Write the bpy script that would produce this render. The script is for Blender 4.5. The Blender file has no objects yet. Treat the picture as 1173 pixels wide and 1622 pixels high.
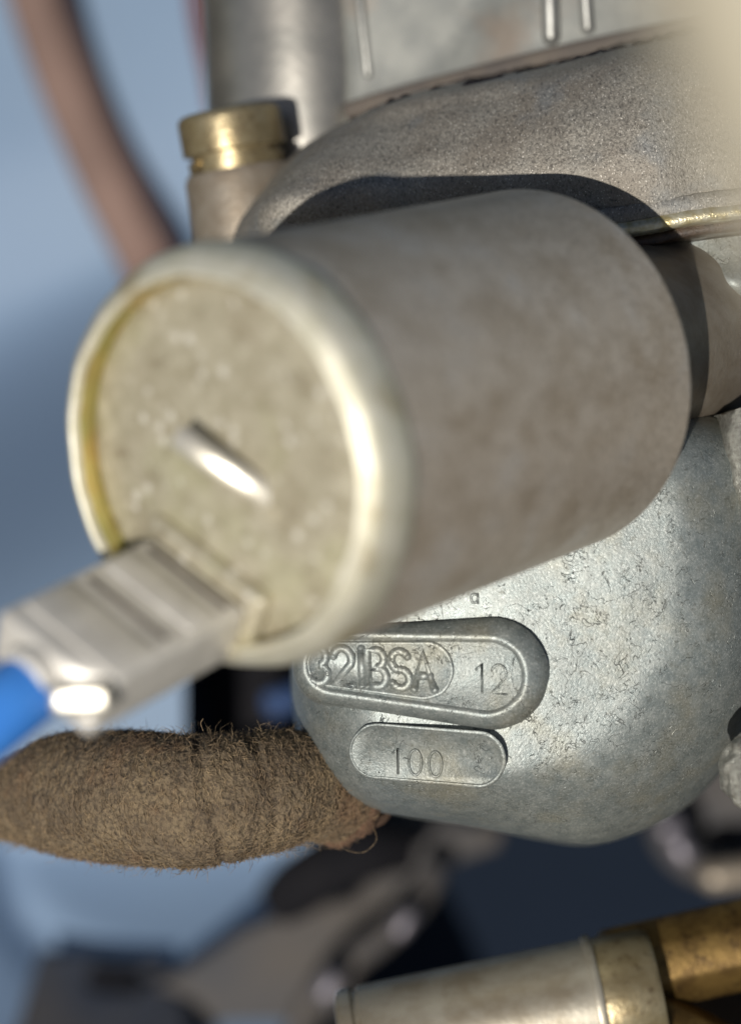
import bpy, bmesh, math, random
import numpy as np
from mathutils import Matrix, Vector, noise

random.seed(7); np.random.seed(7)
SC = bpy.context.scene
COL = SC.collection

# ------------------------------------------------------------------ camera, sky, sun, exposure
PITCH = math.radians(40.0)                    # camera looks down into the engine bay
ROT = Matrix.Rotation(PITCH, 4, 'X')
CAM_POS = Vector((0.0, -0.25, 1.15))
MW = Matrix.Translation(CAM_POS) @ ROT
FPX, CX, CY = 3600.0, 586.5, 811.0            # focal length and centre of the 1173x1622 picture

cam_data = bpy.data.cameras.new("camera")
cam_data.sensor_fit = 'VERTICAL'
cam_data.sensor_height = 24.0
cam_data.sensor_width = 24.0
cam_data.lens = 24.0 * FPX / 1622.0
cam_data.clip_start = 0.005
cam_data.clip_end = 50.0
cam_data.dof.use_dof = True
cam_data.dof.focus_distance = 0.1655
cam_data.dof.aperture_fstop = 53.27 / 4.7
cam = bpy.data.objects.new("camera", cam_data)
cam.matrix_world = MW
COL.objects.link(cam)
SC.camera = cam

L_CAM = Vector((-0.235, -0.235, 0.943)).normalized()   # towards the sun, in camera axes
L_W = (ROT.to_3x3() @ L_CAM).normalized()
SUN_EL = math.asin(L_W.z)
SUN_AZ = math.atan2(L_W.x, L_W.y)             # from +Y, clockwise

world = bpy.data.worlds.new("World")
SC.world = world
world.use_nodes = True
wn = world.node_tree
bg = wn.nodes.get("Background") or wn.nodes.new("ShaderNodeBackground")
sky = wn.nodes.new("ShaderNodeTexSky")
sky.sky_type = 'NISHITA'
sky.sun_disc = False
sky.sun_elevation = SUN_EL
sky.sun_rotation = SUN_AZ
wn.links.new(sky.outputs[0], bg.inputs[0])
bg.inputs[1].default_value = 0.05

sun_data = bpy.data.lights.new("sun", 'SUN')
sun_data.energy = 5.0
sun_data.angle = math.radians(0.53)
sun_data.color = (1.0, 0.95, 0.87)
sun = bpy.data.objects.new("sun", sun_data)
sun.rotation_euler = L_W.to_track_quat('Z', 'Y').to_euler()
sun.location = (0, 0, 3)
COL.objects.link(sun)

SC.view_settings.view_transform = 'Standard'
SC.view_settings.look = 'None'
SC.view_settings.exposure = -0.30
SC.view_settings.gamma = 1.0

# ------------------------------------------------------------------ helpers (millimetres, camera axes)
def px(x, y, d):
    """the point seen at picture position (x, y), d millimetres in front of the lens"""
    return Vector(((x - CX) / FPX * d, -(y - CY) / FPX * d, -d))

def W(p):
    return MW @ (Vector(p) * 0.001)

def srgb(r, g, b):
    f = lambda c: c / 12.92 if c <= 0.04045 else ((c + 0.055) / 1.055) ** 2.4
    return (f(r / 255), f(g / 255), f(b / 255), 1.0)

def tag(o, label=None, cat=None, kind=None, group=None):
    if label: o["label"] = label
    if cat: o["category"] = cat
    if kind: o["kind"] = kind
    if group: o["group"] = group
    return o

def thing(name, base, label, cat, group=None):
    o = bpy.data.objects.new(name, None)
    o.empty_display_size = 0.005
    o.location = W(base)
    COL.objects.link(o)
    return tag(o, label, cat, None, group)

def root_loc(o):
    v = Vector((0, 0, 0))
    while o is not None:
        v += o.location
        o = o.parent
    return v

def make(name, verts, faces, mat, parent=None, smooth=True, angle=None, label=None, kind=None, base=None):
    me = bpy.data.meshes.new(name)
    off = root_loc(parent) if parent else (W(base) if base is not None else W(verts[0]))
    me.from_pydata([tuple(W(v) - off) for v in verts], [], faces)
    me.validate()
    bm = bmesh.new(); bm.from_mesh(me)
    bmesh.ops.remove_doubles(bm, verts=bm.verts, dist=1e-7)
    bmesh.ops.recalc_face_normals(bm, faces=bm.faces)
    if angle is not None:
        a = math.radians(angle)
        for e in bm.edges:
            if len(e.link_faces) == 2 and e.calc_face_angle(0) > a:
                e.smooth = False
    bm.to_mesh(me); bm.free()
    for p in me.polygons: p.use_smooth = smooth
    me.materials.append(mat)
    o = bpy.data.objects.new(name, me)
    COL.objects.link(o)
    if parent: o.parent = parent
    else: o.location = off
    if label: o["label"] = label
    if kind: o["kind"] = kind
    return o

def basis(axis):
    a = Vector(axis).normalized()
    t = Vector((0, 1, 0)) if abs(a.y) < 0.9 else Vector((1, 0, 0))
    u = a.cross(t).normalized()
    return a, u, a.cross(u).normalized()

def lathe(profile, origin, axis, n=96, wob=None):
    """profile: (distance along axis, radius)"""
    a, u, v = basis(axis); o = Vector(origin)
    V, F = [], []
    for k, (s, r) in enumerate(profile):
        for i in range(n):
            t = 2 * math.pi * i / n
            rr = r
            if wob: rr = r + wob(k, t)
            V.append(o + a * s + (u * math.cos(t) + v * math.sin(t)) * rr)
    m = len(profile)
    for k in range(m - 1):
        for i in range(n):
            j = (i + 1) % n
            F.append((k * n + i, k * n + j, (k + 1) * n + j, (k + 1) * n + i))
    if profile[0][1] > 1e-6: F.append(tuple(range(n)))
    if profile[-1][1] > 1e-6: F.append(tuple((m - 1) * n + i for i in range(n)))
    return V, F

def crom(P, n):
    """Catmull-Rom through P, n samples per span"""
    P = [np.array(p, float) for p in P]
    Q = [2 * P[0] - P[1]] + P + [2 * P[-1] - P[-2]]
    out = []
    for i in range(1, len(Q) - 2):
        p0, p1, p2, p3 = Q[i - 1], Q[i], Q[i + 1], Q[i + 2]
        for k in range(n):
            t = k / n
            out.append(0.5 * ((2 * p1) + (-p0 + p2) * t + (2 * p0 - 5 * p1 + 4 * p2 - p3) * t * t
                              + (-p0 + 3 * p1 - 3 * p2 + p3) * t ** 3))
    out.append(P[-1])
    return out

def crom_closed(P, n):
    P = [np.array(p, float) for p in P]; m = len(P); out = []
    for i in range(m):
        p0, p1, p2, p3 = P[i - 1], P[i], P[(i + 1) % m], P[(i + 2) % m]
        for k in range(n):
            t = k / n
            out.append(0.5 * ((2 * p1) + (-p0 + p2) * t + (2 * p0 - 5 * p1 + 4 * p2 - p3) * t * t
                              + (-p0 + 3 * p1 - 3 * p2 + p3) * t ** 3))
    return out

def tube(path, radii, n=24, caps=True, squash=None):
    P = [Vector(p) for p in path]; m = len(P)
    if not hasattr(radii, '__len__'): radii = [radii] * m
    V, F = [], []
    T = [(P[min(i + 1, m - 1)] - P[max(i - 1, 0)]).normalized() for i in range(m)]
    t0 = T[0]
    ref = Vector((0, 1, 0)) if abs(t0.y) < 0.8 else Vector((1, 0, 0))
    u = (ref - t0 * ref.dot(t0)).normalized()
    for i in range(m):
        u = (u - T[i] * u.dot(T[i])).normalized()
        v = T[i].cross(u)
        for k in range(n):
            a = 2 * math.pi * k / n
            V.append(P[i] + (u * math.cos(a) + v * math.sin(a)) * float(radii[i]))
    for i in range(m - 1):
        for k in range(n):
            j = (k + 1) % n
            F.append((i * n + k, i * n + j, (i + 1) * n + j, (i + 1) * n + k))
    if caps:
        F.append(tuple(range(n))); F.append(tuple((m - 1) * n + k for k in range(n)))
    return V, F

def rod(p, q, r, n=24, bev=0.0):
    """straight rod with rounded end edges"""
    p, q = Vector(p), Vector(q); L = (q - p).length
    b = min(bev, r * 0.9, L * 0.4)
    if b <= 0: prof = [(0, r), (L, r)]
    else:
        prof = [(b * (1 - math.cos(t)), r - b + b * math.sin(t)) for t in (0, .4, .8, 1.2, 1.57)]
        prof += [(L - s, rr) for s, rr in reversed(prof)]
    return lathe(prof, p, q - p, n)

def capsule(p, q, r, n=8):
    p, q = Vector(p), Vector(q); d = (q - p); L = d.length
    prof = [(-r * math.cos(t), max(r * math.sin(t), 1e-4)) for t in (0.05, .5, 1.0, 1.5708)]
    prof += [(L + r * math.cos(t), max(r * math.sin(t), 1e-4)) for t in (1.5708, 1.0, .5, .05)]
    return lathe(prof, p, d, n)

def joinvf(*parts):
    V, F = [], []
    for v, f in parts:
        o = len(V); V += list(v); F += [tuple(i + o for i in g) for g in f]
    return V, F

def rbox(c, ax, half, bev=0.3, seg=3):
    """rounded box: centre, three axes, half sizes"""
    bm = bmesh.new()
    bmesh.ops.create_cube(bm, size=2.0)
    for v in bm.verts: v.co = Vector((v.co.x * half[0], v.co.y * half[1], v.co.z * half[2]))
    if bev > 0:
        bmesh.ops.bevel(bm, geom=list(bm.edges) , offset=bev, segments=seg, profile=0.5, affect='EDGES')
    bm.verts.index_update()
    c = Vector(c); A = [Vector(a).normalized() for a in ax]
    V = [c + A[0] * v.co.x + A[1] * v.co.y + A[2] * v.co.z for v in bm.verts]
    F = [tuple(v.index for v in f.verts) for f in bm.faces]
    bm.free()
    return V, F

def patch(rows, n_u=12, n_v=10, back=12.0, jig=None):
    """surface lofted through rows of (x, y, depth); its border is carried back so it is a solid skirted body"""
    if rows[0][-1][0] >= 1200:                    # carry bodies that leave the picture well past its edge
        rows = [list(r) + [tuple(np.array(r[-1]) + (np.array(r[-1]) - np.array(r[-2])) * (420.0 / (r[-1][0] - r[-2][0])))] for r in rows]
    R = [crom(r, n_u) for r in rows]
    cols = []
    for j in range(len(R[0])):
        cols.append(crom([R[i][j] for i in range(len(R))], n_v))
    nv, nu = len(cols[0]), len(cols)
    V = []
    for i in range(nv):
        for j in range(nu):
            p = px(*cols[j][i])
            if jig: p = p + jig(i / (nv - 1), j / (nu - 1), p)
            V.append(p)
    F = [(i * nu + j, i * nu + j + 1, (i + 1) * nu + j + 1, (i + 1) * nu + j) for i in range(nv - 1) for j in range(nu - 1)]
    border = [j for j in range(nu)] + [i * nu + nu - 1 for i in range(1, nv)] + \
             [(nv - 1) * nu + j for j in range(nu - 2, -1, -1)] + [i * nu for i in range(nv - 2, 0, -1)]
    o = len(V); m = len(border)
    for b in border: V.append(V[b] + Vector((0, 0, -back)))
    for k in range(m): F.append((border[k], border[(k + 1) % m], o + (k + 1) % m, o + k))
    F.append(tuple(o + k for k in range(m)))
    return V, F

def pillow(outer, inner, depth, drop=9.0, dome=0.6, back=10.0, n=6, rounds=10, caps=8, jig=None):
    """cast body: flat-ish front inside `inner`, rounded over to `outer`, then straight back"""
    O = crom_closed(outer, n); I = crom_closed(inner, n); m = len(O)
    cxy = sum(I) / m
    rings = []
    for k in range(1, caps + 1):
        t = k / caps
        ring = []
        for i in range(m):
            q = cxy + (I[i] - cxy) * t
            ring.append((q[0], q[1], depth(q[0], q[1]) - dome * (1 - t * t)))
        rings.append(ring)
    for k in range(1, rounds + 1):
        a = k / rounds * math.pi / 2
        ring = []
        for i in range(m):
            q = I[i] + (O[i] - I[i]) * math.sin(a)
            ring.append((q[0], q[1], depth(q[0], q[1]) + drop * (1 - math.cos(a))))
        rings.append(ring)
    rings.append([(p[0], p[1], p[2] + back * .5) for p in rings[-1]])
    rings.append([(p[0], p[1], p[2] + back * .5) for p in rings[-1]])
    V = [px(cxy[0], cxy[1], depth(cxy[0], cxy[1]) - dome)]
    for k, r in enumerate(rings):
        for p in r:
            q = px(*p)
            if k >= len(rings) - 2:      # straight back, not along the view ray
                f = rings[-3][r.index(p)] if False else None
            V.append(q + (jig(q) if jig else Vector((0, 0, 0))))
    F = [(0, 1 + i, 1 + (i + 1) % m) for i in range(m)]
    for k in range(len(rings) - 1):
        a, b = 1 + k * m, 1 + (k + 1) * m
        for i in range(m):
            j = (i + 1) % m
            F.append((a + i, a + j, b + j, b + i))
    F.append(tuple(1 + (len(rings) - 1) * m + i for i in range(m)))
    return V, F

def wobble(scale, amp, seed=0.0):
    def f(p):
        q = Vector(p) * scale + Vector((seed, seed * 1.7, -seed))
        return Vector((noise.noise(q), noise.noise(q + Vector((31, 7, 3))), noise.noise(q + Vector((5, 53, 11))))) * amp
    return f

# ------------------------------------------------------------------ materials
class MatB:
    """small node builder; coordinates are millimetres in the object's own space"""
    def __init__(s, name):
        s.m = bpy.data.materials.new(name); s.m.use_nodes = True
        s.t = s.m.node_tree; s.N = s.t.nodes; s.L = s.t.links
        s.b = s.N.get("Principled BSDF")
        tc = s.N.new("ShaderNodeTexCoord"); mp = s.N.new("ShaderNodeMapping")
        mp.inputs['Scale'].default_value = (1000, 1000, 1000)
        s.L.new(tc.outputs['Object'], mp.inputs['Vector'])
        s.co = mp.outputs[0]; s.col = None; s.h = None; s.nrm = None
    def mapped(s, scale=(1, 1, 1), rot=(0, 0, 0), loc=(0, 0, 0)):
        mp = s.N.new("ShaderNodeMapping")
        mp.inputs['Scale'].default_value = scale; mp.inputs['Rotation'].default_value = rot; mp.inputs['Location'].default_value = loc
        s.L.new(s.co, mp.inputs['Vector']); return mp.outputs[0]
    def noise(s, sc, det=4, rough=.55, dist=0., co=None):
        n = s.N.new("ShaderNodeTexNoise"); n.inputs['Scale'].default_value = sc; n.inputs['Detail'].default_value = det
        n.inputs['Roughness'].default_value = rough; n.inputs['Distortion'].default_value = dist
        s.L.new(co or s.co, n.inputs['Vector']); return n.outputs['Fac']
    def voro(s, sc, co=None, feature='F1', rnd=1.0):
        n = s.N.new("ShaderNodeTexVoronoi"); n.feature = feature; n.inputs['Scale'].default_value = sc
        n.inputs['Randomness'].default_value = rnd
        s.L.new(co or s.co, n.inputs['Vector']); return n.outputs[0]
    def ramp(s, fac, lo, hi, a=0., b=1.):
        n = s.N.new("ShaderNodeMapRange"); n.inputs[1].default_value = lo; n.inputs[2].default_value = hi
        n.inputs[3].default_value = a; n.inputs[4].default_value = b; n.clamp = True
        s.L.new(fac, n.inputs[0]); return n.outputs[0]
    def math(s, op, a, b=None):
        n = s.N.new("ShaderNodeMath"); n.operation = op
        for i, v in enumerate((a, b)):
            if v is None: continue
            if isinstance(v, (int, float)): n.inputs[i].default_value = v
            else: s.L.new(v, n.inputs[i])
        return n.outputs[0]
    def mix(s, a, b, fac):
        n = s.N.new("ShaderNodeMix"); n.data_type = 'RGBA'
        for sock, v in ((n.inputs[6], a), (n.inputs[7], b), (n.inputs[0], fac)):
            if isinstance(v, (tuple, float, int)): sock.default_value = v
            else: s.L.new(v, sock)
        return n.outputs[2]
    def base(s, a, b=None, fac=None):
        s.col = a if b is None else s.mix(a, b, fac); return s
    def over(s, c, fac):
        s.col = s.mix(s.col, c, fac); return s
    def bump(s, h, dist, strength=1.0):
        n = s.N.new("ShaderNodeBump"); n.inputs['Strength'].default_value = strength
        n.inputs['Distance'].default_value = dist * 0.001
        s.L.new(h, n.inputs['Height'])
        if s.nrm is not None: s.L.new(s.nrm, n.inputs['Normal'])
        s.nrm = n.outputs[0]; return s
    def done(s, metallic=0., rough=.5, **kw):
        for name, v in (('Base Color', s.col), ('Metallic', metallic), ('Roughness', rough), ('Normal', s.nrm)):
            if v is None: continue
            if isinstance(v, (tuple, float, int)): s.b.inputs[name].default_value = v
            else: s.L.new(v, s.b.inputs[name])
        for k, v in kw.items(): s.b.inputs[k.replace('_', ' ')].default_value = v
        return s.m

def mat_zinc_cast():
    b = MatB("zinc_casting")
    big = b.noise(.18, 5, .6); mid = b.noise(.9, 6, .65); fine = b.noise(7, 4, .6)
    b.base(srgb(124, 132, 131), srgb(146, 151, 148), b.ramp(mid, .35, .65))
    b.over(srgb(150, 140, 112), b.ramp(big, .5, .72, 0, .45))
    b.over(srgb(86, 84, 74), b.math('MULTIPLY', b.ramp(b.noise(1.6, 6, .7), .58, .7), .55))
    # curly hairline flow marks and scratches
    n1 = b.noise(.42, 3, .6, 1.2)
    ln = b.ramp(b.math('ABSOLUTE', b.math('SUBTRACT', n1, .5)), 0, .007, 1, 0)
    n2 = b.noise(.9, 2, .6, .6, b.mapped((1, .55, 1), loc=(9, 4, 2)))
    ln2 = b.ramp(b.math('ABSOLUTE', b.math('SUBTRACT', n2, .53)), 0, .010, 1, 0)
    mask = b.ramp(b.noise(.5, 3, .6, co=b.mapped(loc=(40, 3, 8))), .54, .6)
    mask2 = b.ramp(b.noise(.35, 3, .6, co=b.mapped(loc=(3, 80, 8))), .52, .6)
    lines = b.math('MAXIMUM', b.math('MULTIPLY', ln, mask), b.math('MULTIPLY', ln2, mask2))
    b.over(srgb(92, 90, 82), b.math('MULTIPLY', lines, .25))
    pits = b.ramp(b.voro(2.4), .05, .22, 1, 0)
    pm = b.math('MULTIPLY', pits, b.ramp(b.noise(1.1, 2, .5), .6, .68))
    b.over(srgb(80, 78, 70), b.math('MULTIPLY', pm, .3))
    gr = b.noise(5.5, 3, .75)
    b.over(srgb(78, 80, 76), b.ramp(gr, .54, .72, 0, .4)).over(srgb(206, 208, 204), b.ramp(gr, .46, .32, 0, .42))
    b.bump(mid, .08, .5).bump(gr, .04, .8)
    b.bump(b.math('SUBTRACT', 0, b.math('ADD', lines, pm)), .07, .9)
    r = b.ramp(mid, .3, .7, .38, .52)
    return b.done(.5, r)

def mat_sand_cast():
    b = MatB("sand_textured_casting")
    big = b.noise(.14, 4, .6); g = b.noise(5.0, 3, .7, co=b.mapped((1.1, .65, 1))); v = b.voro(4.6, b.mapped((1.4, .6, 1)))
    b.base(srgb(134, 130, 122), srgb(166, 161, 151), b.ramp(g, .40, .60))
    b.over(srgb(130, 119, 106), b.ramp(big, .42, .62, 0, .45))
    b.over(srgb(134, 138, 140), b.ramp(b.noise(.22, 3, .5, co=b.mapped(loc=(7, 1, 30))), .55, .7, 0, .6))
    b.over(srgb(56, 53, 51), b.ramp(b.noise(4, 3, .6, co=b.mapped((1.2, .6, 1), loc=(3, 9, 1))), .54, .68, 0, .6))
    fl = b.math('MULTIPLY', b.ramp(v, .12, .28, 1, 0), b.ramp(b.noise(2.2, 2, .5, co=b.mapped(loc=(60, 9, 1))), .44, .54))
    b.over(srgb(240, 234, 222), b.math('MULTIPLY', fl, .8))  # sparkle of the grain painted on as pale flecks
    b.bump(g, .13, .9).bump(b.noise(1.1, 3, .5), .06, .5)
    return b.done(.4, b.ramp(g, .4, .6, .42, .6))

def mat_grey_smooth():
    b = MatB("machined_grey_metal")
    n = b.noise(.35, 4, .6); f = b.noise(4, 3, .5)
    b.base(srgb(122, 124, 121), srgb(140, 141, 136), b.ramp(n, .35, .65))
    b.over(srgb(140, 120, 102), b.ramp(b.noise(.12, 3, .6), .52, .7, 0, .5))
    b.bump(f, .02, .5)
    return b.done(.12, .6)

def mat_grime():
    b = MatB("oily_brown_grime")
    n = b.noise(.6, 5, .6)
    b.base(srgb(122, 108, 98), srgb(92, 80, 72), b.ramp(n, .4, .65)).bump(b.noise(3, 4, .6), .1, .6)
    return b.done(.1, .6)

def mat_solenoid_body():
    b = MatB("satin_zinc_plated_steel")
    big = b.noise(.22, 4, .6); blot = b.noise(.7, 4, .55); fine = b.noise(5, 3, .6)
    b.base(srgb(206, 193, 176), srgb(220, 208, 192), b.ramp(blot, .35, .68))
    b.over(srgb(170, 150, 122), b.ramp(big, .50, .66, 0, .5)).over(srgb(224, 218, 210), b.ramp(big, .46, .34, 0, .6))
    b.over(srgb(205, 198, 190), b.math('MULTIPLY', b.ramp(b.voro(1.6), .04, .16, 1, 0), b.ramp(b.noise(.8, 2, .5), .52, .6, 0, .55)))
    b.over(srgb(164, 150, 130), b.math('MULTIPLY', b.ramp(b.noise(1.3, 4, .6, co=b.mapped(loc=(5, 5, 50))), .6, .7), .35))
    sp = b.noise(3.2, 4, .75)
    b.over(srgb(244, 238, 226), b.ramp(sp, .54, .68, 0, .7)).over(srgb(124, 112, 98), b.ramp(sp, .47, .33, 0, .65))
    b.bump(fine, .05, .8).bump(blot, .03, .4)
    return b.done(.45, b.ramp(sp, .35, .65, .38, .52))

def mat_face():
    b = MatB("passivated_zinc_face")
    n = b.noise(.28, 5, .6); bl = b.noise(.9, 4, .6)
    b.base(srgb(170, 162, 138), srgb(202, 195, 174), b.ramp(bl, .30, .70))
    b.over(srgb(158, 146, 122), b.ramp(n, .5, .68, 0, .5))
    spots = b.math('MULTIPLY', b.ramp(b.voro(.8), .12, .34, 1, 0), b.ramp(b.noise(.42, 2, .5), .47, .55))  # blurred glints painted as pale spots
    b.over(srgb(236, 232, 220), b.math('MULTIPLY', spots, .9)).over(srgb(196, 198, 150), b.ramp(b.noise(.16, 3, .5, co=b.mapped(loc=(5, 2, 9))), .52, .7, 0, .3))
    b.over(srgb(130, 118, 94), b.ramp(b.noise(.45, 5, .7, co=b.mapped(loc=(15, 2, 9))), .54, .68, 0, .6))
    b.bump(bl, .1, .5).bump(b.noise(4, 3, .6), .04, .6)
    return b.done(.45, .5)

def mat_rim():
    b = MatB("bright_zinc_rim")
    n = b.noise(.8, 4, .6)
    b.base(srgb(222, 218, 196), srgb(234, 230, 212), b.ramp(n, .4, .6)).bump(n, .08, .5)
    b.over(srgb(176, 160, 118), b.ramp(b.noise(.3, 3, .5), .56, .7, 0, .6))
    return b.done(.6, .54)

def mat_yellow():
    b = MatB("yellow_chromate_plating")
    n = b.noise(.3, 3, .5)
    b.base(srgb(176, 176, 116), srgb(196, 174, 112), b.ramp(n, .35, .65))
    return b.done(.7, .35)

def mat_brass(name, c1, c2, c3, rough=.34):
    b = MatB(name)
    n = b.noise(.5, 5, .6)
    b.base(c1, c2, b.ramp(n, .38, .62)).over(c3, b.ramp(b.noise(.9, 5, .65, co=b.mapped(loc=(4, 9, 2))), .55, .68, 0, .8))
    b.bump(b.noise(2.2, 4, .6), .08, .5)
    return b.done(.7, rough)

def mat_tin():
    b = MatB("dull_tinned_metal")
    n = b.noise(.5, 5, .65)
    b.base(srgb(216, 212, 206), srgb(228, 224, 218), b.ramp(n, .4, .6)).over(srgb(150, 140, 120), b.ramp(b.noise(.25, 4, .6), .54, .7, 0, .6))
    b.bump(b.noise(3, 3, .5), .03, .5)
    return b.done(.3, .45)

def mat_plain(name, c1, c2, sc=.4, metallic=0., rough=.5, bumpd=.05, **kw):
    b = MatB(name)
    b.base(c1, c2, b.ramp(b.noise(sc, 5, .6), .38, .62)).bump(b.noise(sc * 5, 4, .6), bumpd, .6)
    return b.done(metallic, rough, **kw)

def mat_cloth():
    b = MatB("worn_brown_cloth_braid")
    n = b.noise(.35, 5, .65); f = b.noise(3.2, 4, .65); v = b.voro(2.2, b.mapped((1, .6, 1)))
    b.base(srgb(108, 94, 76), srgb(130, 114, 90), b.ramp(n, .38, .62))
    b.over(srgb(74, 64, 54), b.ramp(f, .46, .62, 0, .8))
    b.over(srgb(112, 84, 62), b.ramp(b.noise(.22, 3, .5, co=b.mapped(loc=(3, 30, 7))), .56, .68, 0, .4))
    b.over(srgb(150, 124, 60), b.ramp(b.noise(.3, 2, .5, co=b.mapped(loc=(13, 3, 71))), .70, .78, 0, .5))
    b.bump(v, .3, .8).bump(f, .3, .9)
    return b.done(0, .95)

def mat_fuzz():
    b = MatB("cloth_fibres")
    n = b.noise(.35, 4, .6); f = b.noise(2.5, 2, .5)
    b.base(srgb(136, 116, 91), srgb(166, 144, 112), b.ramp(n, .38, .62)).over(srgb(92, 80, 66), b.ramp(f, .45, .6, 0, .8))
    b.over(srgb(140, 106, 78), b.ramp(b.noise(.22, 3, .5, co=b.mapped(loc=(3, 30, 7))), .56, .68, 0, .45))
    b.over(srgb(184, 152, 70), b.ramp(b.noise(.3, 2, .5, co=b.mapped(loc=(13, 3, 71))), .70, .78, 0, .6))
    return b.done(0, .8)

def mat_paint(name, c1, c2, rough=.45, spec=.5):
    b = MatB(name)
    b.base(c1, c2, b.ramp(b.noise(.012, 4, .6), .35, .65))
    b.bump(b.noise(.08, 3, .5), .15, .3)
    return b.done(0, rough, Specular_IOR_Level=spec)

M = dict(
    zinc=mat_zinc_cast(), sand=mat_sand_cast(), grey=mat_grey_smooth(), grime=mat_grime(), sbody=mat_solenoid_body(),
    face=mat_face(), rim=mat_rim(), yellow=mat_yellow(), tin=mat_tin(), cloth=mat_cloth(), fuzz=mat_fuzz(),
    brass=mat_brass("aged_brass", srgb(170, 156, 124), srgb(150, 134, 100), srgb(112, 94, 68)),
    oilbrass=mat_brass("oily_stained_brass", srgb(122, 98, 54), srgb(92, 71, 37), srgb(56, 40, 22), .45),
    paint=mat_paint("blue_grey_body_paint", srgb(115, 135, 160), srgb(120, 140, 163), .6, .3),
    shade_blue=mat_paint("shaded_blue_body_paint", srgb(17, 26, 39), srgb(20, 29, 43), .8, .1),  # blue paint with its shade put into the colour
    blue=mat_plain("blue_plastic_insulation", srgb(66, 136, 226), srgb(76, 146, 232), .2, 0, .35, .02),
    rubber=mat_plain("dusty_brown_rubber", srgb(126, 102, 92), srgb(102, 82, 74), .05, 0, .7, .1),
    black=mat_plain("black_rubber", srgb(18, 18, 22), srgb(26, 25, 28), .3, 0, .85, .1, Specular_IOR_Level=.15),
    red=mat_plain("dull_red_cable", srgb(104, 62, 62), srgb(90, 56, 56), .2, 0, .5, .02),
    iron=mat_plain("weathered_grey_iron", srgb(58, 58, 61), srgb(72, 67, 63), .06, .0, .75, .2),
    hlblue=mat_plain("blue_highlight_tone", srgb(60, 82, 122), srgb(52, 72, 110), .2, 0, .5, .02),  # colour of the painted blue highlight
    iron2=mat_plain("dark_grey_bracket_paint", srgb(66, 69, 78), srgb(84, 78, 74), .05, .0, .75, .2),
    shiny=mat_plain("worn_steel", srgb(128, 124, 132), srgb(116, 112, 118), .2, .7, .48, .03),
    conm=mat_plain("pale_tinned_connector", srgb(206, 202, 194), srgb(226, 222, 214), .35, .25, .42, .05),
    ribm=mat_plain("bright_grey_rib", srgb(150, 150, 146), srgb(136, 136, 132), .4, .6, .42, .04),
    towerm=mat_plain("turned_grey_metal", srgb(172, 168, 160), srgb(150, 148, 142), .2, .8, .36, .04),
    tabm=mat_plain("bright_tinned_steel", srgb(226, 220, 206), srgb(212, 206, 190), .4, .7, .30, .03),
    tube=mat_plain("tarnished_tube", srgb(166, 160, 146), srgb(142, 132, 114), .25, .55, .42, .05),
    hollowm=mat_plain("shaded_oily_brown", srgb(46, 32, 16), srgb(34, 24, 12), .5, .2, .6, .1),  # oily brown, darkened to paint a shaded gap
    gasket=mat_plain("dark_oily_gasket", srgb(50, 38, 30), srgb(70, 52, 38), 1.4, 0, .35, .12),
    bead=mat_plain("oily_machined_edge", srgb(206, 200, 176), srgb(176, 162, 118), 1.2, .6, .3, .06),
    beige=mat_plain("pale_beige_sheath", srgb(186, 178, 158), srgb(190, 182, 162), .05, 0, .6, .02),
    lugm=mat_plain("rough_cast_lug", srgb(176, 176, 168), srgb(140, 138, 130), 2.5, .6, .38, .35),
    rust=mat_plain("frayed_rusty_cloth", srgb(104, 78, 60), srgb(82, 62, 48), 1.5, 0, .95, .3),
    ledge=mat_plain("dusty_brown_ledge", srgb(98, 90, 82), srgb(84, 78, 74), .25, .0, .85, .03),
    boss=mat_plain("brownish_cast_boss", srgb(140, 128, 112), srgb(154, 144, 130), .5, .5, .45, .08),
)

# ------------------------------------------------------------------ engine bay panels behind everything (setting)
def panel_h(x, y):
    """relief of the pressed panel in mm towards the viewer, at picture position"""
    sm = lambda t: max(0., min(1., t)) ** 2 * (3 - 2 * max(0., min(1., t)))
    h = 4.0 * math.sin((y - 100) / 180.0 + x / 260.0) * sm((500 - y) / 300)
    h += 85.0 * sm((y + x * .5 - 480) / 640.0) * (1 - sm((y - 1215) / 110.0)) + 105.0 * sm((y - 1150) / 1000.0)
    # pressed groove low on the left
    pts = [(18, 1180), (14, 1340), (40, 1420), (110, 1472), (210, 1510), (330, 1540)]
    d = 1e9
    for (x0, y0), (x1, y1) in zip(pts, pts[1:]):
        vx, vy = x1 - x0, y1 - y0
        t = max(0, min(1, ((x - x0) * vx + (y - y0) * vy) / (vx * vx + vy * vy)))
        d = min(d, math.hypot(x - x0 - t * vx, y - y0 - t * vy))
    h -= 5.0 * math.exp(-(d / 26.0) ** 2)
    return h
V, F = [], []
nx, ny = 110, 120
def panel_end(y):
    t = max(0., min(1., (y - 600) / 300.)); u = max(0., min(1., (y - 1180) / 140.))
    return 1000 - 650 * t * t * (3 - 2 * t) + 150 * u * u * (3 - 2 * u)
for j in range(ny + 1):
    y = -500 + 2700 * (j / ny)
    for i in range(nx + 1):
        x = -500 + (panel_end(y) + 500) * (i / nx)
        V.append(px(x, y, 340) + Vector((0, 0, panel_h(x, y) * .79)))
for j in range(ny):
    for i in range(nx):
        a = j * (nx + 1) + i
        F.append((a, a + 1, a + nx + 2, a + nx + 1))
tag(make("inner_wing_panel", V, F, M['paint'], base=px(200, 800, 340)), kind="structure",
    label="blue grey painted inner wing panel with a pressed groove")
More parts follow.
